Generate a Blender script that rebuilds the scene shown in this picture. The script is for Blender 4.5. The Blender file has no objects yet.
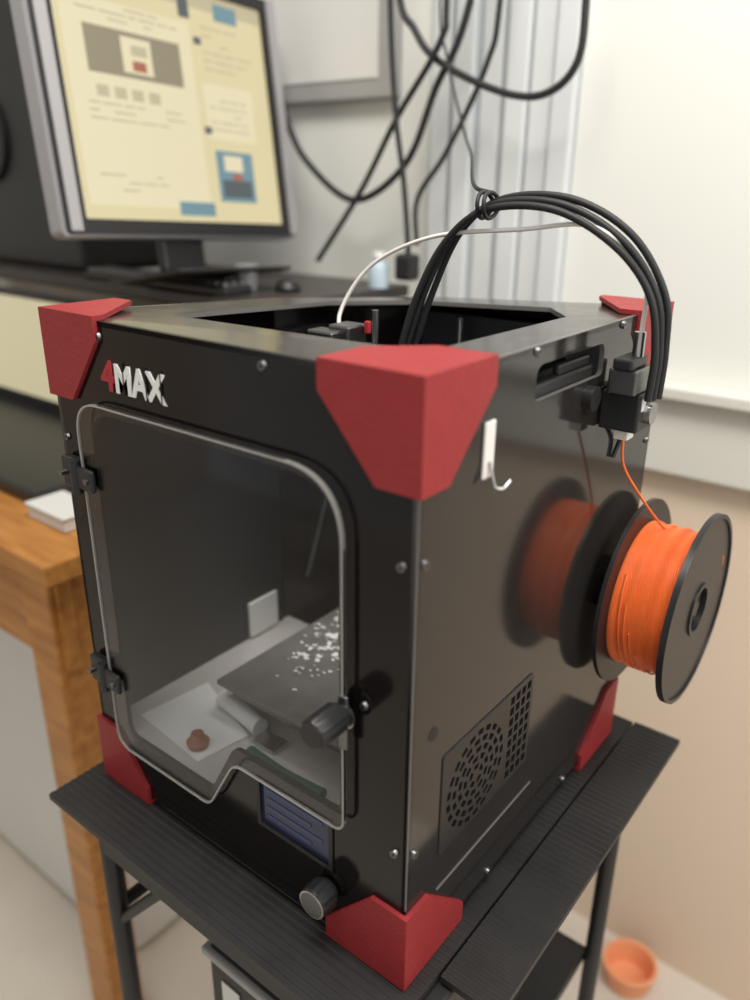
import bpy, bmesh, math, random
from mathutils import Matrix, Vector
random.seed(4)
S=bpy.context.scene
W,D,H,Z0=.388,.399,.48,.75
ZT=Z0+H
# ---------------------------------------------------------------- materials
def mat(name,col,rough=.5,metal=0,spec=.5,emit=None,es=0,trans=0,ior=1.45,alpha=1,coat=0,noise=None,bump=None,dust=None):
    m=bpy.data.materials.new(name); m.use_nodes=True
    nt=m.node_tree; b=nt.nodes['Principled BSDF']
    def s(k,v):
        if k in b.inputs: b.inputs[k].default_value=v
    s('Base Color',(*col,1)); s('Roughness',rough); s('Metallic',metal); s('Specular IOR Level',spec)
    s('Transmission Weight',trans); s('IOR',ior); s('Alpha',alpha); s('Coat Weight',coat)
    if emit: s('Emission Color',(*emit,1)); s('Emission Strength',es)
    tc=nt.nodes.new('ShaderNodeTexCoord')
    if noise:
        sc,amt=noise
        n=nt.nodes.new('ShaderNodeTexNoise'); n.inputs['Scale'].default_value=sc; n.inputs['Detail'].default_value=6
        nt.links.new(tc.outputs['Object'],n.inputs['Vector'])
        mx=nt.nodes.new('ShaderNodeMix'); mx.data_type='RGBA'
        mx.inputs['A'].default_value=(*[c*(1-amt) for c in col],1); mx.inputs['B'].default_value=(*[min(1,c*(1+amt)) for c in col],1)
        nt.links.new(n.outputs['Fac'],mx.inputs['Factor']); nt.links.new(mx.outputs['Result'],b.inputs['Base Color'])
        if dust:
            mr=nt.nodes.new('ShaderNodeMapRange'); mr.inputs['To Min'].default_value=max(0,rough-dust); mr.inputs['To Max'].default_value=rough+dust
            nt.links.new(n.outputs['Fac'],mr.inputs['Value']); nt.links.new(mr.outputs['Result'],b.inputs['Roughness'])
    if bump:
        sc,st=bump
        n2=nt.nodes.new('ShaderNodeTexNoise'); n2.inputs['Scale'].default_value=sc
        nt.links.new(tc.outputs['Object'],n2.inputs['Vector'])
        bp_=nt.nodes.new('ShaderNodeBump'); bp_.inputs['Strength'].default_value=st; bp_.inputs['Distance'].default_value=.002
        nt.links.new(n2.outputs['Fac'],bp_.inputs['Height']); nt.links.new(bp_.outputs['Normal'],b.inputs['Normal'])
    return m
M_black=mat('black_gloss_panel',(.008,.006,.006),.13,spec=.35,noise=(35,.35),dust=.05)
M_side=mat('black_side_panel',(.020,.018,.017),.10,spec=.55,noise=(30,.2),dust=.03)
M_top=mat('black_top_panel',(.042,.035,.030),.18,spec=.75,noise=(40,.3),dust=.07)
M_edge=mat('panel_edge',(.14,.135,.13),.35)
M_edge2=mat('panel_cut_edge',(.012,.012,.012),.4)
M_in=mat('interior_black',(.022,.024,.028),.45)
M_infloor=mat('interior_floor',(.52,.50,.48),.35,noise=(14,.3))
M_bed=mat('print_bed',(.15,.145,.14),.35,noise=(45,.35))
M_red=mat('red_printed_plastic',(.285,.026,.028),.5,spec=.35,noise=(60,.12),bump=(220,.25))
M_redlogo=mat('red_logo',(.38,.02,.03),.5)
M_white=mat('white_print',(.8,.8,.78),.5)
M_acr=mat('clear_acrylic',(.95,.96,.97),.03,trans=1,ior=1.22,spec=.5,noise=(20,.02),dust=.02)
M_acredge=mat('acrylic_edge',(.33,.32,.30),.3)
M_rub=mat('black_rubber',(.014,.014,.015),.5)
M_blk=mat('black_plastic',(.015,.015,.016),.38)
M_steel=mat('steel',(.55,.55,.55),.25,metal=1)
M_dsteel=mat('dark_steel',(.20,.20,.20),.35,metal=1)
M_lcd=mat('lcd_blue',(.012,.016,.045),.12,emit=(.03,.04,.09),es=.15)
M_lcdt=mat('lcd_text',(.012,.018,.05),.15,emit=(.04,.06,.14),es=.25)
M_orange=mat('orange_filament',(.88,.18,.04),.38,noise=(90,.10))
M_peach=mat('peach_plastic',(.85,.36,.18),.5)
M_tube=mat('white_ptfe',(.78,.74,.70),.35)
M_table=mat('black_corrugated',(.017,.016,.016),.5,noise=(25,.35),dust=.1)
M_wood=mat('orange_wood',(.50,.21,.05),.4)
M_screen=mat('screen_cream',(.02,.02,.02),.3,emit=(.80,.69,.40),es=.9)
M_scrb=mat('screen_pale',(.02,.02,.02),.3,emit=(.86,.77,.50),es=.9)
M_scrbrown=mat('screen_brown',(.02,.02,.02),.3,emit=(.33,.28,.18),es=.85)
M_scrd=mat('screen_dark',(.02,.02,.02),.3,emit=(.10,.12,.13),es=.8)
M_scrblue=mat('screen_blue',(.02,.02,.02),.3,emit=(.20,.36,.42),es=.75)
M_scrred=mat('screen_red',(.02,.02,.02),.3,emit=(.5,.15,.08),es=.8)
M_scrg=mat('screen_grey',(.02,.02,.02),.3,emit=(.62,.54,.34),es=.85)
M_paperscr=mat('screen_paper',(.02,.02,.02),.3,emit=(.74,.66,.42),es=.75)
M_bezel=mat('silver_bezel',(.36,.35,.36),.35,metal=.3)
M_cab=mat('white_cabinet',(.66,.65,.62),.5,noise=(3,.1))
M_shelf=mat('dark_shelf',(.045,.038,.034),.4)
M_floor=mat('floor_tile',(.66,.60,.52),.45,noise=(6,.12))
M_frame=mat('window_frame_paint',(.62,.64,.64),.5,noise=(5,.08))
M_framed=mat('window_frame_groove',(.42,.45,.47),.5)
M_grey=mat('picture_frame_grey',(.34,.33,.32),.5)
M_rail=mat('rail_paint',(.64,.63,.57),.5)
M_speck=mat('white_speck',(.75,.75,.72),.6)
M_green=mat('green_plastic',(.02,.10,.06),.4)
M_brown=mat('brown_plastic',(.30,.11,.06),.5)
M_blue=mat('pale_blue_plastic',(.42,.52,.58),.4)

nt=M_wood.node_tree; b=nt.nodes['Principled BSDF']; tc=nt.nodes.new('ShaderNodeTexCoord'); mp=nt.nodes.new('ShaderNodeMapping')
mp.inputs['Scale'].default_value=(2,14,14); n=nt.nodes.new('ShaderNodeTexNoise'); n.inputs['Scale'].default_value=4; n.inputs['Detail'].default_value=8
cr=nt.nodes.new('ShaderNodeValToRGB'); cr.color_ramp.elements[0].position=.35; cr.color_ramp.elements[0].color=(.36,.14,.03,1); cr.color_ramp.elements[1].position=.7; cr.color_ramp.elements[1].color=(.54,.25,.06,1)
nt.links.new(tc.outputs['Object'],mp.inputs[0]); nt.links.new(mp.outputs[0],n.inputs['Vector']); nt.links.new(n.outputs['Fac'],cr.inputs[0]); nt.links.new(cr.outputs[0],b.inputs['Base Color'])
M_wall=mat('painted_wall',(.8,.8,.76),.7)
nt=M_wall.node_tree; b=nt.nodes['Principled BSDF']; g=nt.nodes.new('ShaderNodeNewGeometry'); sx=nt.nodes.new('ShaderNodeSeparateXYZ')
cr=nt.nodes.new('ShaderNodeValToRGB'); cr.color_ramp.interpolation='CONSTANT'
cr.color_ramp.elements[0].color=(.76,.62,.48,1); e=cr.color_ramp.elements[1]; e.position=.47; e.color=(.80,.80,.75,1)
dv=nt.nodes.new('ShaderNodeMath'); dv.operation='DIVIDE'; dv.inputs[1].default_value=2.0
nt.links.new(g.outputs['Position'],sx.inputs[0]); nt.links.new(sx.outputs['Z'],dv.inputs[0]); nt.links.new(dv.outputs[0],cr.inputs[0])
n=nt.nodes.new('ShaderNodeTexNoise'); n.inputs['Scale'].default_value=3; mx=nt.nodes.new('ShaderNodeMix'); mx.data_type='RGBA'; mx.blend_type='MULTIPLY'
mx.inputs['Factor'].default_value=.15; nt.links.new(cr.outputs[0],mx.inputs['A']); nt.links.new(n.outputs['Fac'],mx.inputs['B']); nt.links.new(mx.outputs['Result'],b.inputs['Base Color'])

# ---------------------------------------------------------------- helpers
def link(o,parent=None):
    S.collection.objects.link(o)
    if parent: o.parent=parent
    return o
def group(name,loc=(0,0,0)):
    e=bpy.data.objects.new(name,None); e.location=loc; e.empty_display_size=.05; return link(e)
def smooth(me,ang=35):
    for p in me.polygons: p.use_smooth=True
    try: me.set_sharp_from_angle(angle=math.radians(ang))
    except Exception: pass
def mesh(name,vs,fs,m,parent,sm=False):
    me=bpy.data.meshes.new(name); me.from_pydata([tuple(v) for v in vs],[],fs); me.update()
    me.materials.append(m)
    if sm: smooth(me)
    return link(bpy.data.objects.new(name,me),parent)
def bevel(o,w,seg=2):
    md=o.modifiers.new('bevel','BEVEL'); md.width=w; md.segments=seg; md.limit_method='ANGLE'; return o
def box(name,a,b_,m,parent,bev=0):
    x0,y0,z0=a; x1,y1,z1=b_
    vs=[(x0,y0,z0),(x1,y0,z0),(x1,y1,z0),(x0,y1,z0),(x0,y0,z1),(x1,y0,z1),(x1,y1,z1),(x0,y1,z1)]
    fs=[(0,3,2,1),(4,5,6,7),(0,1,5,4),(1,2,6,5),(2,3,7,6),(3,0,4,7)]
    o=mesh(name,vs,fs,m,parent)
    if bev: bevel(o,bev)
    return o
FR={'front':Matrix(((1,0,0,0),(0,0,-1,0),(0,1,0,0),(0,0,0,1))),
    'side':Matrix(((0,0,1,0),(1,0,0,0),(0,1,0,0),(0,0,0,1))),
    'top':Matrix.Identity(4),
    'back':Matrix(((-1,0,0,0),(0,0,1,0),(0,1,0,0),(0,0,0,1))),
    'left':Matrix(((0,0,-1,0),(-1,0,0,0),(0,1,0,0),(0,0,0,1)))}
def plate(name,outer,holes,w0,w1,frame,m,parent,medge=None,bev=0):
    c=bpy.data.curves.new(name,'CURVE'); c.dimensions='2D'; c.fill_mode='BOTH'; c.extrude=abs(w1-w0)/2
    for loop in [outer]+list(holes):
        sp=c.splines.new('POLY'); sp.points.add(len(loop)-1); sp.use_cyclic_u=True
        for i,q in enumerate(loop): sp.points[i].co=(q[0],q[1],0,1)
    o=bpy.data.objects.new(name,c); S.collection.objects.link(o)
    dg=bpy.context.evaluated_depsgraph_get(); me=bpy.data.meshes.new_from_object(o.evaluated_get(dg))
    bpy.data.objects.remove(o)
    me.transform(Matrix.Translation((0,0,(w0+w1)/2)))
    me.materials.clear(); me.materials.append(m)
    if medge:
        me.materials.append(medge)
        for p in me.polygons:
            if abs(p.normal.z)<.5: p.material_index=1
    me.transform(FR[frame] if isinstance(frame,str) else frame)
    ob=link(bpy.data.objects.new(name,me),parent)
    if bev: bevel(ob,bev)
    return ob
def rp(pts,rad,seg=8):
    out=[];n=len(pts)
    for i in range(n):
        r=rad[i] if isinstance(rad,(list,tuple)) else rad
        p=Vector(pts[i]);a=Vector(pts[i-1]);b=Vector(pts[(i+1)%n])
        if r<=0: out.append(tuple(p)); continue
        da=(a-p).normalized(); db=(b-p).normalized(); ang=da.angle(db); t=min(r/math.tan(ang/2),(a-p).length*.49,(b-p).length*.49)
        p0=p+da*t; p1=p+db*t
        for k in range(seg+1):
            s=k/seg; out.append(tuple((1-s)**2*p0+2*s*(1-s)*p+s*s*p1))
    return out
def circ(cx,cy,r,n=24): return [(cx+r*math.cos(2*math.pi*i/n),cy+r*math.sin(2*math.pi*i/n)) for i in range(n)]
def cyl(name,p0,p1,r,m,parent,r2=None,n=32):
    p0=Vector(p0);p1=Vector(p1);d=(p1-p0).normalized(); r2=r if r2 is None else r2
    a=d.orthogonal().normalized(); b_=d.cross(a)
    vs=[];fs=[]
    for P,R in((p0,r),(p1,r2)):
        for i in range(n):
            t=2*math.pi*i/n; vs.append(P+a*R*math.cos(t)+b_*R*math.sin(t))
    for i in range(n): j=(i+1)%n; fs.append((i,j,n+j,n+i))
    fs.append(tuple(range(n))[::-1]); fs.append(tuple(range(n,2*n)))
    return mesh(name,vs,fs,m,parent,True)
def lathe(name,prof,c,axis,m,parent,n=64):
    d=Vector(axis).normalized(); a=d.orthogonal().normalized(); b_=d.cross(a); c=Vector(c); vs=[];fs=[]
    for t,R in prof:
        for i in range(n):
            th=2*math.pi*i/n; vs.append(c+d*t+a*R*math.cos(th)+b_*R*math.sin(th))
    for k in range(len(prof)-1):
        for i in range(n):
            j=(i+1)%n; fs.append((k*n+i,k*n+j,(k+1)*n+j,(k+1)*n+i))
    fs.append(tuple(range(n))[::-1]); fs.append(tuple((len(prof)-1)*n+i for i in range(n)))
    return mesh(name,vs,fs,m,parent,True)
def cat(pts,seg=10):
    P=[Vector(p) for p in pts]; P=[P[0]*2-P[1]]+P+[P[-1]*2-P[-2]]; out=[]
    for i in range(1,len(P)-2):
        for k in range(seg):
            t=k/seg; a,b_,c,d=P[i-1],P[i],P[i+1],P[i+2]
            out.append(.5*((2*b_)+(c-a)*t+(2*a-5*b_+4*c-d)*t*t+(3*b_-a-3*c+d)*t**3))
    out.append(P[-2]); return out
def tube(name,pts,r,m,parent,seg=10,sm=True):
    q=cat(pts,seg) if sm else [Vector(p) for p in pts]
    c=bpy.data.curves.new(name,'CURVE'); c.dimensions='3D'; c.bevel_depth=r; c.bevel_resolution=3; c.use_fill_caps=True
    sp=c.splines.new('POLY'); sp.points.add(len(q)-1)
    for i,v in enumerate(q): sp.points[i].co=(*v,1)
    o=bpy.data.objects.new(name,c); S.collection.objects.link(o)
    dg=bpy.context.evaluated_depsgraph_get(); me=bpy.data.meshes.new_from_object(o.evaluated_get(dg)); bpy.data.objects.remove(o)
    me.materials.clear(); me.materials.append(m); smooth(me,60)
    return link(bpy.data.objects.new(name,me),parent)

# ---------------------------------------------------------------- printer
P=group('desktop_3d_printer')
I=.004
door_o=[(-.346,1.160),(-.346,.812),(-.212,.812),(-.176,.876),(-.056,.876),(-.056,1.160)]
door_r=[.032,.02,.018,.018,.012,.05]
door=rp(door_o,door_r,10)
op=rp([(-.336,1.150),(-.336,.824),(-.217,.824),(-.183,.886),(-.066,.886),(-.066,1.150)],[.028,.014,.014,.014,.01,.044],8)
lcdh=[(-.154,.824),(-.154,.867),(-.078,.867),(-.078,.824)]
plate('front_panel',[(-W+I,Z0+.01),(-I,Z0+.01),(-I,ZT-I),(-W+I,ZT-I)],[op,lcdh],-I-.004,-I,'front',M_black,P,M_edge2)
plate('lcd_bezel',[(-.158,.820),(-.074,.820),(-.074,.871),(-.158,.871)],[lcdh],-.0039,-.0025,'front',M_blk,P)
plate('lcd_screen',[(-.154,.824),(-.078,.824),(-.078,.867),(-.154,.867)],[],-.008,-.005,'front',M_lcd,P)
for i in range(4): box(f'lcd_line_{i+1}',(-.148,.0045,.831+i*.009),(-.148+.05+.012*(i%2),.005,.8345+i*.009),M_lcdt,P)
slot=rp([(.142,1.186),(.258,1.186),(.258,1.212),(.142,1.212)],[.006,.006,.010,.010],6)
plate('side_panel_right',[(I,Z0+.01),(D-I,Z0+.01),(D-I,ZT-I),(I,ZT-I)],[slot],-I-.004,-I,'side',M_side,P,M_edge)
CH=.13
LOW=.022; LL=LOW*(1-CH/D)
box('handle_grip',(-.020,.146,1.180),(-.009,.252,1.196),M_blk,P,.003)
box('handle_bar',(-.016,.19,1.196),(-.010,.245,1.204),M_blk,P,.002)
plate('side_panel_left',[(-(D-CH),Z0+.01),(-I,Z0+.01),(-I,ZT-I),(-(D-CH),ZT-I-LL)],[],W-I-.004,W-I,'left',M_black,P,M_edge)
plate('back_panel',[(I,Z0+.01),(W-CH,Z0+.01),(W-CH,ZT-I-LL),(I,ZT-I)],[],D-I-.004,D-I,'back',M_black,P,M_edge)
mesh('corner_panel',[(-W+I,D-CH,Z0+.01),(-W+CH,D-I,Z0+.01),(-W+CH,D-I,ZT-I-LL),(-W+I,D-CH,ZT-I-LL),
 (-W+I+.004,D-CH-.004,Z0+.01),(-W+CH+.004,D-I-.004,Z0+.01),(-W+CH+.004,D-I-.004,ZT-I-LL),(-W+I+.004,D-CH-.004,ZT-I-LL)],
 [(0,3,2,1),(4,5,6,7),(0,1,5,4),(1,2,6,5),(2,3,7,6),(3,0,4,7)],M_black,P)
opn=rp([(-.312,.075),(-.052,.075),(-.052,.285),(-.095,.342),(-.245,.342),(-.312,.275)],.006,4)
tp=plate('top_panel',[(-W+I,I),(-I,I),(-I,D-I),(-W+CH,D-I),(-W+I,D-CH)],[opn],ZT-I-.004,ZT-I,'top',M_top,P,M_edge)
for v in tp.data.vertices: v.co.z-=LOW*max(0,min(1,-v.co.x/W))*max(0,min(1,v.co.y/D))
box('top_lip_front',(-.312,.073,ZT-.045),(-.052,.076,ZT-.013),M_in,P)
box('top_lip_right',(-.052,.075,ZT-.045),(-.049,.285,ZT-.013),M_in,P)
box('bottom_panel',(-W+.006,.006,Z0+.006),(-.006,D-.006,Z0+.012),M_blk,P)
def cap(name,cx,cy,cz,sx,sy,sz,a=.083,ay=.083,t=.0039,hh=.073,top=None):
    f=[(0,0),(a,0),(a,.020),(.034,hh),(0,hh)]
    fy=[(t,0),(ay,0),(ay,.020),(.030,hh),(t,hh)]
    tpz=top or [(0,0),(a,0),(a,.045),(.045,ay),(0,ay)]
    tpz=[(max(t,u),max(t,v)) for u,v in tpz]
    V=[];F=[]
    for poly,fn in((f,lambda u,v,w:(cx+sx*u,cy+sy*w,cz+sz*v)),(fy,lambda u,v,w:(cx+sx*w,cy+sy*u,cz+sz*v)),(tpz,lambda u,v,w:(cx+sx*u,cy+sy*v,cz+sz*w))):
        n=len(poly); o=len(V); V+=[fn(u,v,0) for u,v in poly]+[fn(u,v,t) for u,v in poly]
        F+=[tuple(o+i for i in range(n)),tuple(o+i for i in range(2*n-1,n-1,-1))]+[(o+i,o+n+i,o+n+(i+1)%n,o+(i+1)%n) for i in range(n)]
    ob=mesh(name,V,F,M_red,P)
    bm=bmesh.new(); bm.from_mesh(ob.data); bmesh.ops.recalc_face_normals(bm,faces=bm.faces); bm.to_mesh(ob.data); bm.free()
    return ob
cap('corner_cap_1',0,0,ZT,-1,1,-1,a=.080,ay=.080)
cap('corner_cap_2',-W,0,ZT,1,1,-1,a=.076,ay=.074,top=[(0,0),(.076,0),(.076,.010),(.024,.074),(0,.074)])
cap('corner_cap_3',0,D,ZT,-1,-1,-1,a=.068,ay=.078,top=[(0,0),(.068,0),(.068,.010),(.020,.078),(0,.078)])
cap('corner_cap_4',0,0,Z0,-1,1,1,a=.080)
cap('corner_cap_5',-W,0,Z0,1,1,1,a=.074)
cap('corner_cap_6',0,D,Z0,-1,-1,1)
box('edge_trim',(-.0045,.0035,Z0+.078),(-.0035,.0045,ZT-.074),M_edge,P)
plate('door_window',door,[],.002,.0045,'front',M_acr,P,M_acredge)
inner=rp([(-.3445,1.1585),(-.3445,.8135),(-.213,.8135),(-.177,.8775),(-.0575,.8775),(-.0575,1.1585)],[.031,.019,.018,.018,.011,.049],10)
plate('door_edge',door,[inner],.0018,.0050,'front',M_acredge,P)
for k,z in enumerate((1.092,.890)):
    box(f'hinge_leaf_{k+1}',(-.376,-.006,z-.014),(-.350,.003,z+.014),M_blk,P,.002)
    box(f'hinge_arm_{k+1}',(-.350,-.010,z-.010),(-.326,-.005,z+.010),M_blk,P,.002)
    cyl(f'hinge_pin_{k+1}',(-.351,-.008,z-.015),(-.351,-.008,z+.015),.0045,M_blk,P)
    for j,x in enumerate((-.369,-.333)):
        cyl(f'hinge_screw_{k+1}_{j+1}',(x,-.012,z),(x,-.005,z),.0026,M_dsteel,P)
def knob(name,x,z,r,l,y0,mface):
    prof=[(0,r*.75),(.004,r*.78),(.0045,r),(l*.55,r),(l-.002,r*.97),(l,r*.85)]
    o=lathe(name,prof,(x,y0,z),(0,-1,0),M_blk,P,48)
    for i,v in enumerate(o.data.vertices):
        if i//48 in(2,3,4) and (i%4)<2:
            c=Vector((x,v.co.y,z)); v.co=c+(v.co-c)*.94
    cyl(name+'_face',(x,y0-l,z),(x,y0-l-.0008,z),r*.82,mface,P)
knob('door_knob',-.058,.984,.0115,.030,-.005,M_blk)
cyl('door_knob_washer',(-.054,-.005,.984),(-.054,-.0065,.984),.009,M_steel,P)
box('latch_strip',(-.060,-.0060,.955),(-.052,-.003,1.0),M_dsteel,P,.001)
knob('dial_knob',-.078,.801,.0135,.020,.002,M_dsteel)
cyl('dial_rim',(-.078,-.0180,.801),(-.078,-.0186,.801),.0125,M_steel,P)
def scr(k,p,ax):
    d=Vector(ax); p=Vector(p); cyl(f'screw_{k}',p,p+d*.0022,.0036,M_dsteel,P,.003,20); cyl(f'screw_socket_{k}',p+d*.0022,p+d*.0024,.0016,M_blk,P,n=6)
k=0
for x,z in((-.130,1.217),(-.015,1.108),(-.015,.877),(-.312,1.214),(-.376,1.12)):
    k+=1; scr(k,(x,I,z),(0,-1,0))
for y,z in((.012,1.110),(.012,.877),(.387,1.10),(.387,.87),(.14,1.222),(.29,1.222),(.13,.762),(.28,.762)):
    k+=1; scr(k,(-I,y,z),(1,0,0))
k+=1; scr(k,(-.044,I,.992),(0,-1,0))
def text(name,body,x,z,size,m,off=.0,sx=1):
    c=bpy.data.curves.new(name,'FONT'); c.body=body; c.size=size; c.extrude=.0004; c.offset=off
    o=bpy.data.objects.new(name,c); S.collection.objects.link(o)
    dg=bpy.context.evaluated_depsgraph_get(); me=bpy.data.meshes.new_from_object(o.evaluated_get(dg)); bpy.data.objects.remove(o)
    me.materials.clear(); me.materials.append(m)
    me.transform(Matrix.Translation((x,.0035,z))@FR['front']@Matrix.Diagonal((sx,1,1,1))); return link(bpy.data.objects.new(name,me),P)
text('logo_digit','4',-.313,1.173,.033,M_redlogo,.0011)
text('logo_letters','MAX',-.296,1.173,.031,M_white,.0011,.92)
# stencil gaps of the lettering
for i,(x0,x1) in enumerate(((-.2845,-.2833),(-.2565,-.2553),(-.2385,-.2373))):
    box(f'logo_gap_{i+1}',(x0,.0028,1.172),(x1,.0034,1.197),M_black,P)
cyl('key_hole',(-.0045,.031,.971),(-.0035,.031,.971),.0055,M_rub,P)
cy_,cz_=.095,.893
frm=rp([(.045,.848),(.185,.848),(.185,.942),(.045,.942)],.004,3)
holes=[]
for r,n in((.008,5),(.016,9),(.024,13),(.032,17),(.040,21)):
    for i in range(n):
        a=2*math.pi*(i+.3*(r*100%2))/n; da=2*math.pi/n*.33
        y,z=cy_+r*math.cos(a),cz_+r*math.sin(a)
        holes.append([(cy_+(r+q)*math.cos(a+s),cz_+(r+q)*math.sin(a+s)) for q,s in((-.0026,-da),(-.0026,0),(-.0026,da),(.0026,da),(.0026,0),(.0026,-da))])
for i in range(8):
    for j in range(4):
        y=.1455+j*.0095; z=.853+i*.0108
        holes.append([(y,z),(y+.007,z),(y+.007,z+.0082),(y,z+.0082)])
plate('vent_plate',frm,holes,-.0040,-.0030,'side',mat('vent_black',(.012,.012,.012),.3),P,M_in)
plate('vent_back',[(.047,.850),(.183,.850),(.183,.940),(.047,.940)],[],-.0039,-.0037,'side',mat('vent_shadow',(.003,.003,.003),.8,spec=.1),P)
box('lower_seam',(-.0042,.045,.8125),(-.0032,.200,.8145),M_edge,P)
box('hook_plate',(-.004,.073,1.148),(-.0015,.086,1.187),M_tube,P,.003)
tube('hook_wire',[(-.001,.079,1.160),(.002,.079,1.149),(.004,.080,1.143),(.007,.085,1.1415),(.008,.092,1.145)],.0012,M_steel,P)
# interior
box('interior_back',(-W+.13,D-.03,Z0+.02),(-.02,D-.024,ZT-.03),M_in,P)
box('interior_left',(-W+.010,.012,.82),(-W+.012,D-.14,ZT-.05),M_in,P)
box('interior_floor_plate',(-W+.010,.010,.815),(-.012,D-.13,.822),M_infloor,P)
box('bed_plate',(-.288,.075,.864),(-.055,.30,.870),M_bed,P,.002)
box('bed_frame',(-.275,.085,.852),(-.070,.29,.864),M_dsteel,P)
sv=[];sf=[]
for i in range(150):
    x=random.gauss(-.236,.021); y=random.gauss(.205,.036); a=random.random()*6.28; s=random.uniform(.0010,.0046)
    if not(-.284<x<-.06 and .08<y<.295): continue
    o=len(sv)
    for q in range(4):
        th=a+q*1.57+random.uniform(-.4,.4); sv.append((x+s*math.cos(th),y+s*math.sin(th)*.7,.8706+random.random()*.002))
    sf.append((o,o+1,o+2,o+3))
mesh('bed_residue',sv,sf,M_speck,P)
box('white_square_part',(-.3755,.200,.825),(-.371,.245,.870),M_white,P,.001)
cyl('lead_screw',(-.20,.355,.83),(-.20,.355,1.2),.004,M_steel,P)
cyl('z_rod_1',(-.12,.355,.83),(-.12,.355,1.2),.004,M_steel,P)
tube('interior_brace',[(-.330,.255,.90),(-.300,.262,1.02),(-.285,.262,1.10)],.003,M_dsteel,P,sm=False)
cyl('x_rod_1',(-.37,.20,1.165),(-.02,.20,1.165),.004,M_steel,P)
cyl('x_rod_2',(-.36,.24,1.165),(-.02,.24,1.165),.004,M_steel,P)
cyl('y_rod_1',(-.03,.02,1.155),(-.03,.37,1.155),.004,M_steel,P)
cyl('y_rod_2',(-.35,.02,1.155),(-.35,.25,1.155),.004,M_steel,P)
box('hotend_carriage',(-.26,.19,1.135),(-.20,.25,1.185),M_blk,P,.004)
cyl('hotend_nozzle',(-.23,.22,1.135),(-.23,.22,1.115),.006,M_steel,P,.002)
cyl('hotend_post',(-.195,.205,1.18),(-.195,.205,1.224),.003,M_steel,P)
box('hotend_fan_duct',(-.255,.18,1.18),(-.225,.20,1.204),M_dsteel,P,.002)
box('hotend_fan',(-.242,.195,1.19),(-.218,.222,1.208),M_dsteel,P,.002)
box('hotend_led',(-.216,.215,1.20),(-.211,.220,1.211),M_redlogo,P,.001)
G=group('plastic_scraper')
tube('handle',[(-.300,.092,.833),(-.27,.088,.834),(-.235,.082,.834)],.009,M_white,G)
box('blade',(-.237,.070,.824),(-.205,.090,.827),M_steel,G)
G=group('hand_pliers'); tube('handle',[(-.222,.055,.829),(-.175,.052,.829),(-.130,.055,.829)],.006,M_green,G); tube('handle_2',[(-.222,.040,.829),(-.175,.040,.829),(-.130,.036,.829)],.006,M_rub,G)
G=group('sheet_of_paper'); mesh('sheet',[(-.355,.03,.8226),(-.255,.02,.8228),(-.245,.075,.8234),(-.345,.11,.8230)],[(0,1,2,3)],M_white,G)
G=group('printed_part'); lathe('body',[(0,.010),(.005,.011),(.009,.007),(.014,.006)],(-.272,.035,.8240),(0,0,1),M_brown,G,24)
E=P
box('extruder_motor',(-.003,.258,1.142),(.030,.292,1.174),M_blk,E,.002)
box('extruder_body',(.004,.250,1.174),(.028,.288,1.194),M_dsteel,E,.002)
box('extruder_lever',(.008,.246,1.194),(.024,.280,1.203),M_blk,E,.002)
cyl('extruder_gear',(.030,.275,1.157),(.036,.275,1.157),.009,M_steel,E)
cyl('tube_fitting',(.020,.266,1.203),(.020,.266,1.222),.0045,M_steel,E)
box('extruder_plug',(.010,.262,1.134),(.022,.276,1.143),M_tube,E,.001)
box('extruder_label',(.0301,.262,1.160),(.0306,.270,1.170),M_tube,E)
cyl('extruder_idler',(-.004,.232,1.172),(.004,.232,1.172),.010,M_blk,E)
tube('extruder_wire',[(-.003,.292,1.15),(.004,.300,1.135),(.0,.306,1.12),(-.002,.300,1.105)],.002,M_rub,E)
for j,(dy,dz,dx) in enumerate(((0,0,0),(.007,.004,.004),(-.006,-.004,-.003))):
    tube(f'loom_cable_{j+1}',[(-.186+dx,.240+dy,1.185),(-.172+dx,.245+dy,1.235),(-.148+dx,.25+dy,1.285+dz),(-.110+dx,.25+dy,1.312+dz),(-.050+dx,.25+dy,1.314+dz),(0+dx,.255+dy,1.290+dz),(.030+dx,.26+dy,1.252),(.037+dx*.5,.265+dy,1.21),(.036+dx*.5,.268+dy,1.17)],.0030,M_rub,P)
tube('guide_tube',[(-.235,.215,1.185),(-.262,.235,1.21),(-.237,.25,1.255),(-.17,.25,1.284),(-.083,.25,1.294),(-.02,.25,1.298),(.018,.262,1.265),(.021,.266,1.220)],.0018,M_tube,P)

# ---------------------------------------------------------------- spool
SP=group('filament_spool')
sc=(.366,.951); R=.0945; xa,xb=.011,.071
def flange(nm,x0,x1):
    plate(nm,circ(sc[0],sc[1],R,96),[circ(sc[0],sc[1],.026,32)],x0,x1,'side',M_blk,SP,bev=.0008)
flange('flange_inner',xa,xa+.004); flange('flange_outer',xb,xb+.004)
plate('flange_rim',circ(sc[0],sc[1],R,96),[circ(sc[0],sc[1],R-.004,96)],xb+.0035,xb+.006,'side',M_blk,SP)
prof=[];nw=36;L=xb-xa-.004
for i in range(nw):
    x0=xa+.004+L*i/nw; w=L/nw; rr=.0715+.0010*math.sin(i*.7)
    for q in range(5):
        a=math.pi*q/5; prof.append((x0+w*(.5-.5*math.cos(a)),rr+.0009*math.sin(a)))
lathe('wound_filament',prof,(0,*sc),(1,0,0),M_orange,SP,96)
for i in range(7):
    x0=xa+.012+i*.007; a0=.3+i*.37
    tube(f'loose_winding_{i+1}',[(x0+.010*q/8,sc[0]+.0736*math.cos(a0+q*.25+2.2),sc[1]+.0736*math.sin(a0+q*.25+2.2)) for q in range(9)],.0009,M_orange,SP,4)
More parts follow.
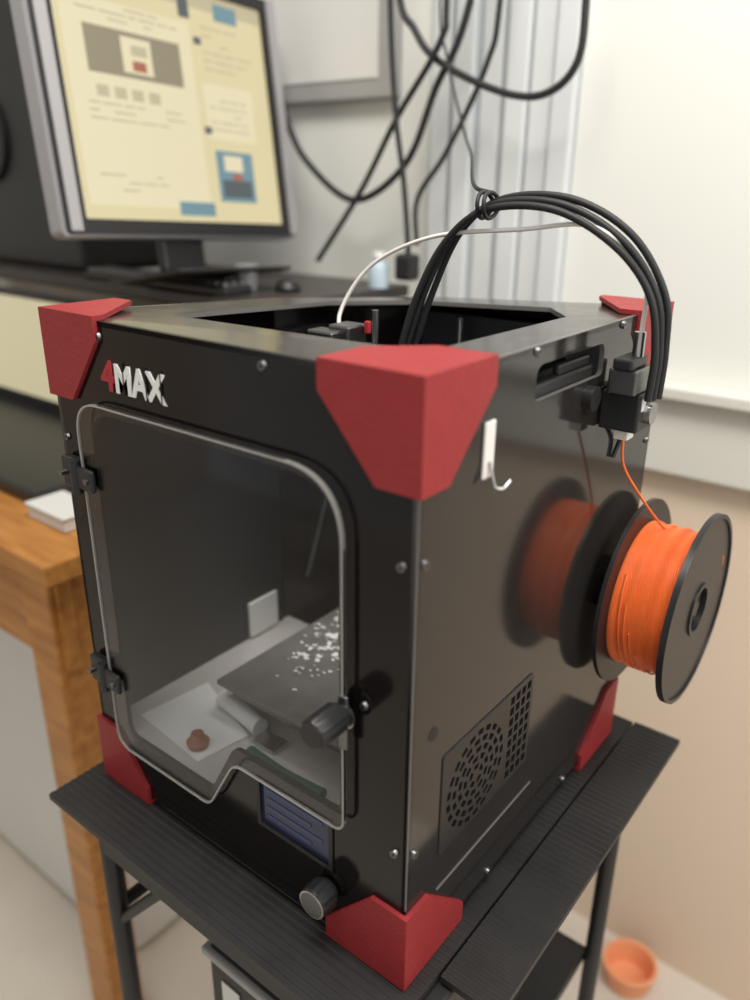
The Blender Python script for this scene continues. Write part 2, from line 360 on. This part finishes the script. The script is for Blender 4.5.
plate('hub_ring',circ(sc[0],sc[1],.0265,48),[circ(sc[0],sc[1],.022,48)],0,.077,'side',M_blk,SP)
cyl('hub_core',(.0,*sc),(.0715,*sc),.0262,M_rub,SP)
cyl('axle',(-.006,*sc),(.074,*sc),.008,M_blk,SP)
tube('filament_strand',[(.016,.269,1.134),(.014,.285,1.105),(.020,.318,1.07),(.028,.352,1.037),(.034,.366,1.0240),(.036,.385,1.022)],.0012,M_orange,SP)

# ---------------------------------------------------------------- printer table
T=group('side_table')
def ribbed(nm,x0,x1,y0,y1,z1,th,pitch,along):
    box(nm,(x0,y0,z1-th),(x1,y1,z1-.0015),M_table,T)
    vs=[];fs=[]
    a0,a1=(x0,x1) if along=='y' else (y0,y1)
    n=int((a1-a0)/pitch)
    for i in range(n):
        c=a0+(i+.5)*pitch; h=pitch*.32; o=len(vs)
        for (da,dz) in((-h,-.0016),(-h*.6,-.0008),(h*.6,-.0008),(h,-.0016)):
            for e_ in(0,1):
                if along=='y': vs.append((c+da,(y0,y1)[e_],z1+dz))
                else: vs.append(((x0,x1)[e_],c+da,z1+dz))
        for q in range(3): fs.append((o+2*q,o+2*q+1,o+2*q+3,o+2*q+2))
    mesh(nm+'_ribs',vs,fs,M_table,T)
ribbed('top_sheet',-.407,.012,-.053,.435,Z0,.008,.0075,'x')
ribbed('edge_sheet',.014,.066,.030,.438,Z0-.001,.008,.0075,'x')
for i,(x,y) in enumerate(((-.345,-.03),(.0,-.03),(-.345,.395),(.02,.395))):
    cyl(f'leg_{i+1}',(x,y,0),(x,y,.74),.010,M_rub,T)
box('rail_front',(-.345,-.04,.700),(.0,-.02,.738),M_rub,T,.003); box('rail_back',(-.345,.385,.700),(.03,.405,.738),M_rub,T,.003)
box('rail_left',(-.355,-.03,.700),(-.335,.395,.738),M_rub,T,.003); box('rail_right',(.005,.0,.700),(.025,.395,.738),M_rub,T,.003)
tube('brace_1',[(-.345,-.03,.60),(-.26,-.03,.70)],.006,M_rub,T,sm=False)
tube('brace_2',[(-.345,.395,.60),(-.26,.395,.70)],.006,M_rub,T,sm=False)
tube('cross_bar',[(-.345,-.03,.62),(-.345,.395,.62)],.007,M_rub,T,sm=False)
box('lower_shelf',(-.25,-.03,.40),(.01,.40,.415),M_rub,T)
G=group('black_crate')
box('body',(-.235,-.005,.4155),(-.02,.28,.625),M_rub,G,.006)
box('rim',(-.24,-.010,.612),(-.015,.285,.622),M_grey,G,.003)
for i in range(3): box(f'label_{i+1}',(-.215+i*.045,-.0065,.52),(-.19+i*.045,-.0055,.59),M_cab,G)

# ---------------------------------------------------------------- desk & computer
DK=group('wooden_desk')
ZD=.90
box('top',(-2.0,.07,ZD-.03),(-.585,.78,ZD),M_wood,DK,.004)
box('apron',(-1.95,.095,ZD-.17),(-.61,.115,ZD-.03),M_wood,DK)
box('side_apron',(-.640,.11,ZD-.17),(-.620,.72,ZD-.03),M_wood,DK)
for i,(x,y) in enumerate(((-.682,.085),(-.685,.70),(-1.95,.085),(-1.95,.70))):
    box(f'leg_{i+1}',(x,y,0),(x+.066,y+.055,ZD-.03),M_wood,DK,.004)
MS=group('monitor_shelf'); ZS=1.17
box('board',(-2.0,.44,ZS-.02),(-.56,.765,ZS),M_shelf,MS,.003)
box('support_1',(-.66,.50,ZD),(-.64,.76,ZS-.02),M_shelf,MS); box('support_2',(-1.98,.46,ZD),(-1.96,.76,ZS-.02),M_shelf,MS)
MN=group('computer_monitor')
w,h=.43,.36
mx_,mb=.026,.018
plate('bezel',rp([(-w/2,0),(w/2,0),(w/2,h),(-w/2,h)],.006,4),[[(-w/2+mx_,mb),(w/2-mx_,mb),(w/2-mx_,h-.016),(-w/2+mx_,h-.016)]],0,.010,'front',M_blk,MN,bev=.002)
plate('bezel_side_right',[(w/2-.017,.002),(w/2,.002),(w/2,h),(w/2-.017,h)],[],.009,.013,'front',M_bezel,MN,bev=.001)
plate('bezel_side_left',[(-w/2,.002),(-w/2+.017,.002),(-w/2+.017,h),(-w/2,h)],[],.009,.013,'front',M_bezel,MN,bev=.001)
plate('side_trim',rp([(-w/2-.006,-.004),(w/2+.006,-.004),(w/2+.006,h+.006),(-w/2-.006,h+.006)],.01,4),[],-.03,-.002,'front',M_bezel,MN,bev=.004)
def sr(nm,u0,v0,u1,v1,m,lay):
    sw,sh=w-2*mx_,h-mb-.016; X=lambda u:-w/2+mx_+u*sw; Zz=lambda v:mb+v*sh
    plate(nm,[(X(u0),Zz(v0)),(X(u1),Zz(v0)),(X(u1),Zz(v1)),(X(u0),Zz(v1))],[],.0,.001+lay*.0005,'front',m,MN)
sr('screen',0,0,1,1,M_screen,1)
sr('page',.04,.06,.60,.86,M_scrb,2); sr('photo_block',.12,.58,.54,.76,M_scrbrown,3); sr('photo_figure',.27,.60,.40,.74,M_scrb,4)
sr('photo_figure_red',.31,.61,.37,.65,M_scrred,5); sr('photo_figure_grey',.31,.67,.38,.71,M_scrg,5)
sr('side_column',.64,.38,.90,.62,M_scrb,2); sr('thumbnail',.66,.10,.86,.33,M_scrblue,3); sr('thumbnail_dark',.68,.12,.84,.20,M_scrd,4); sr('thumbnail_pale',.70,.24,.80,.31,M_scrb,4); sr('thumbnail_red',.74,.20,.79,.23,M_scrred,4)
sr('button',.44,.03,.62,.09,M_scrblue,3); sr('toolbar',.0,.93,1,1,M_scrg,2); sr('chat_icon',.62,.78,.655,.81,M_scrd,3); sr('chat_icon_2',.62,.40,.655,.43,M_scrd,3); sr('tab_blue',.74,.90,.86,.97,M_scrblue,4); sr('tab_dark',.56,.88,.61,.96,M_scrd,4)
for i in range(4): sr(f'row_{i+1}',.14+.075*i,.49,.19+.075*i,.535,M_scrg,3)
random.seed(11)
kk=0
for c0,c1,v0,v1,st in((.10,.54,.40,.47,.030),(.10,.40,.12,.2,.030),(.66,.86,.42,.60,.032),(.66,.92,.68,.86,.035),(.10,.54,.79,.85,.025)):
    v=v0
    while v<v1:
        u=c0
        while u<c1-.03:
            l=random.uniform(.03,.12); u2=min(c1,u+l)
            if random.random()<.65: kk+=1; sr(f'text_{kk}',u,v,u2,v+.007,M_scrg,4)
            u=u2+.012
        v+=st
box('stand_neck',(-.04,.03,-.050),(.04,.05,.10),M_blk,MN,.004)
e_=Vector((0,.9987,-.05)); up=Vector((-.166,.049,.985)).normalized(); n_=e_.cross(up).normalized(); e_=up.cross(n_).normalized()
pos=Vector((-.76,.480,1.251))
MN.matrix_world=Matrix(((e_.x,-n_.x,up.x,pos.x),(e_.y,-n_.y,up.y,pos.y),(e_.z,-n_.z,up.z,pos.z),(0,0,0,1)))
box('stand_base',(-.11,-.09,-.062),(.11,.10,-.056),M_blk,MN,.004)

sp_=group('loudspeaker'); box('cabinet',(-1.60,.50,ZS),(-1.10,.74,1.85),M_blk,sp_,.01); cyl('driver',(-1.38,.498,1.4),(-1.38,.49,1.4),.08,M_rub,sp_)
KB=group('computer_keyboard'); box('case',(-1.02,.445,ZS),(-.66,.50,ZS+.014),M_blk,KB,.004)
kv=[];kf=[]
for i in range(20):
    for j in range(3):
        x=-1.01+i*.0172; y=.450+j*.016; z=ZS+.014; o=len(kv)
        kv+=[(x,y,z),(x+.014,y,z),(x+.014,y+.013,z),(x,y+.013,z),(x+.002,y+.002,z+.005),(x+.012,y+.002,z+.005),(x+.012,y+.011,z+.005),(x+.002,y+.011,z+.005)]
        kf+=[tuple(o+q for q in f) for f in((4,5,6,7),(0,1,5,4),(1,2,6,5),(2,3,7,6),(3,0,4,7))]
mesh('keys',kv,kf,M_dsteel,KB)
G=group('drinking_glass'); lathe('body',[(0,.016),(.02,.018),(.038,.019)],(-.70,.525,ZS+.001),(0,0,1),M_bezel,G,24)
G=group('computer_mouse'); lathe('body',[(0,.020),(.006,.021),(.014,.016),(.018,.006)],(-.645,.56,ZS+.0005),(0,0,1),M_blk,G,24)
G=group('smartphone'); box('body',(-.99,.53,ZS+.0005),(-.90,.60,ZS+.012),M_cab,G,.003)
LP=group('laptop'); box('base',(-1.5,.165,ZD),(-.755,.425,ZD+.022),M_blk,LP,.006); box('lid',(-1.5,.410,ZD+.02),(-.79,.420,1.140),M_blk,LP,.003); box('screen',(-1.48,.4085,.945),(-.80,.4095,1.128),M_paperscr,LP)
random.seed(3)
for i in range(9):
    z=.96+i*.018; x=-1.2+random.random()*.05
    box(f'text_{i+1}',(x,.4078,z),(x+random.uniform(.15,.33),.4084,z+.003),M_scrg,LP)
BX=group('white_paper_box'); box('body',(-.740,.14,ZD),(-.650,.195,ZD+.018),M_cab,BX,.003); box('lid',(-.742,.138,ZD+.018),(-.648,.197,ZD+.023),M_cab,BX,.002)
CB=group('white_storage_bin'); box('body',(-1.7,.19,0),(-.73,.62,.68),M_cab,CB,.03); box('lid',(-1.72,.17,.68),(-.71,.64,.72),M_white,CB,.012)
BT=group('plastic_bottle'); lathe('body',[(0,.016),(.03,.017),(.038,.013),(.042,.008),(.047,.008)],(-.568,.69,ZS+.0005),(0,0,1),M_blue,BT,32); cyl('cap',(-.568,.69,ZS+.047),(-.568,.69,ZS+.056),.010,M_white,BT)

# ---------------------------------------------------------------- hanging cables
HC=group('hanging_power_cables')
CA={'a':[(-568,1613),(-530,1534),(-484,1490),(-382,1447),(-313,1441),(-270,1478),(-267,1565)],
'b':[(-440,1586),(-500,1455),(-552,1354),(-653,1301),(-752,1355),(-800,1420),(-830,1520)],
'c':[(-469,1589),(-477,1517),(-554,1417),(-621,1317),(-717,1202)],
'd':[(-562,1600),(-548,1431),(-530,1333),(-519,1245),(-518,1222)],
'f':[(-401,1581),(-417,1488),(-479,1374),(-531,1305),(-530,1235)]}
rad={'a':.0052,'b':.0055,'c':.0048,'d':.0045,'f':.0042}
off={'a':0,'b':.012,'c':-.01,'d':-.02,'f':.02}
for kk,l in CA.items():
    pts=[(x/1000,.72+off[kk],z/1000) for x,z in l]
    d=(Vector(pts[0])-Vector(pts[1])); d.normalize()
    pts=[(pts[0][0]+d.x*.15,.72+off[kk],2.0)]+pts
    tube('cable_'+kk,pts,rad[kk],M_rub,HC)
box('plug',(-.535,.685,1.185),(-.503,.715,1.225),M_rub,HC,.006)
tube('thin_cord',[(-.489,.72,2.0),(-.489,.72,1.591),(-.459,.70,1.491),(-.40,.66,1.395),(-.30,.52,1.36),(-.16,.30,1.328),(-.113,.25,1.321)],.0018,M_rub,HC)
for i in range(2): tube(f'cord_tie_{i+1}',[(-.118+i*.006+.001*math.cos(t),.250+.0125*math.cos(t*math.pi/6),1.3115+.010*math.sin(t*math.pi/6)) for t in range(13)],.0018,M_rub,HC,3)

# ---------------------------------------------------------------- room
def room(nm,a,b_,m): return box(nm,a,b_,m,None)
room('floor',(-2.6,-2.0,-.05),(1.6,.80,0),M_floor)
room('wall_back',(-2.6,.80,-.05),(1.6,.90,2.6),M_wall)
room('wall_left',(-2.7,-2.0,-.05),(-2.6,.90,2.6),M_wall)
TR=group('trim_1'); box('rail',(-.30,.775,.935),(1.6,.7995,1.050),M_rail,TR,.004); box('sill',(-.30,.755,1.050),(1.6,.7995,1.068),M_rail,TR,.003)
WF=group('window_1')
for i,x in enumerate([-.545,-.50,-.455,-.41,-.372,-.335]):
    box(f'stile_{i+1}',(x,.787-(i%2)*.006,.95),(x+.034,.7995,2.6),M_frame,WF,.003)
box('frame_back',(-.55,.794,.95),(-.30,.7996,2.6),M_framed,WF)
PF=group('picture_frame')
box('frame',(-1.0,.775,1.455),(-.61,.7995,1.80),M_grey,PF,.004); box('print',(-.97,.773,1.485),(-.64,.7755,1.78),M_cab,PF)
G=group('round_plastic_tub')
lathe('body',[(0,.035),(.002,.038),(.04,.045),(.042,.047),(.046,.047),(.046,.041),(.008,.033)],(-.010,.725,0.001),(0,0,1),M_peach,G,40)

# ---------------------------------------------------------------- light
wd=bpy.data.worlds.new('world'); S.world=wd; wd.use_nodes=True
bg=wd.node_tree.nodes['Background']; bg.inputs[0].default_value=(.87,.85,.81,1); bg.inputs[1].default_value=.60
def area(nm,loc,tgt,sz,pw,col):
    l=bpy.data.lights.new(nm,'AREA'); l.shape='RECTANGLE'; l.size=sz[0]; l.size_y=sz[1]; l.energy=pw; l.color=col
    o=bpy.data.objects.new(nm,l); o.location=loc; o.rotation_euler=(Vector(tgt)-Vector(loc)).to_track_quat('-Z','Y').to_euler(); link(o)
area('ceiling_light',(.1,-.1,2.6),(.0,.3,.8),(1.2,.6),35,(1,.96,.90))
area('window_light',(1.5,.1,1.9),(0,.7,1),(1.0,1.2),18,(.98,.98,.98))

# ---------------------------------------------------------------- camera
yaw,pitch,roll,fpx=-0.6607,0.3807,0.0116,791.0885
f_=Vector((math.sin(yaw)*math.cos(pitch),math.cos(yaw)*math.cos(pitch),-math.sin(pitch)))
r0=Vector((math.cos(yaw),-math.sin(yaw),0)); u0=r0.cross(f_)
r_=r0*math.cos(roll)+u0*math.sin(roll); u_=-r0*math.sin(roll)+u0*math.cos(roll)
cam=bpy.data.cameras.new('camera'); co=bpy.data.objects.new('camera',cam); S.collection.objects.link(co)
co.matrix_world=Matrix(((r_.x,u_.x,-f_.x,.2395),(r_.y,u_.y,-f_.y,-.3516),(r_.z,u_.z,-f_.z,1.3272),(0,0,0,1)))
cam.sensor_fit='VERTICAL'; cam.sensor_height=36; cam.lens=36*fpx/1000; cam.clip_start=.01
cam.dof.use_dof=True; cam.dof.focus_distance=.66; cam.dof.aperture_fstop=2.6
S.camera=co
S.view_settings.view_transform='Standard'; S.view_settings.look='None'
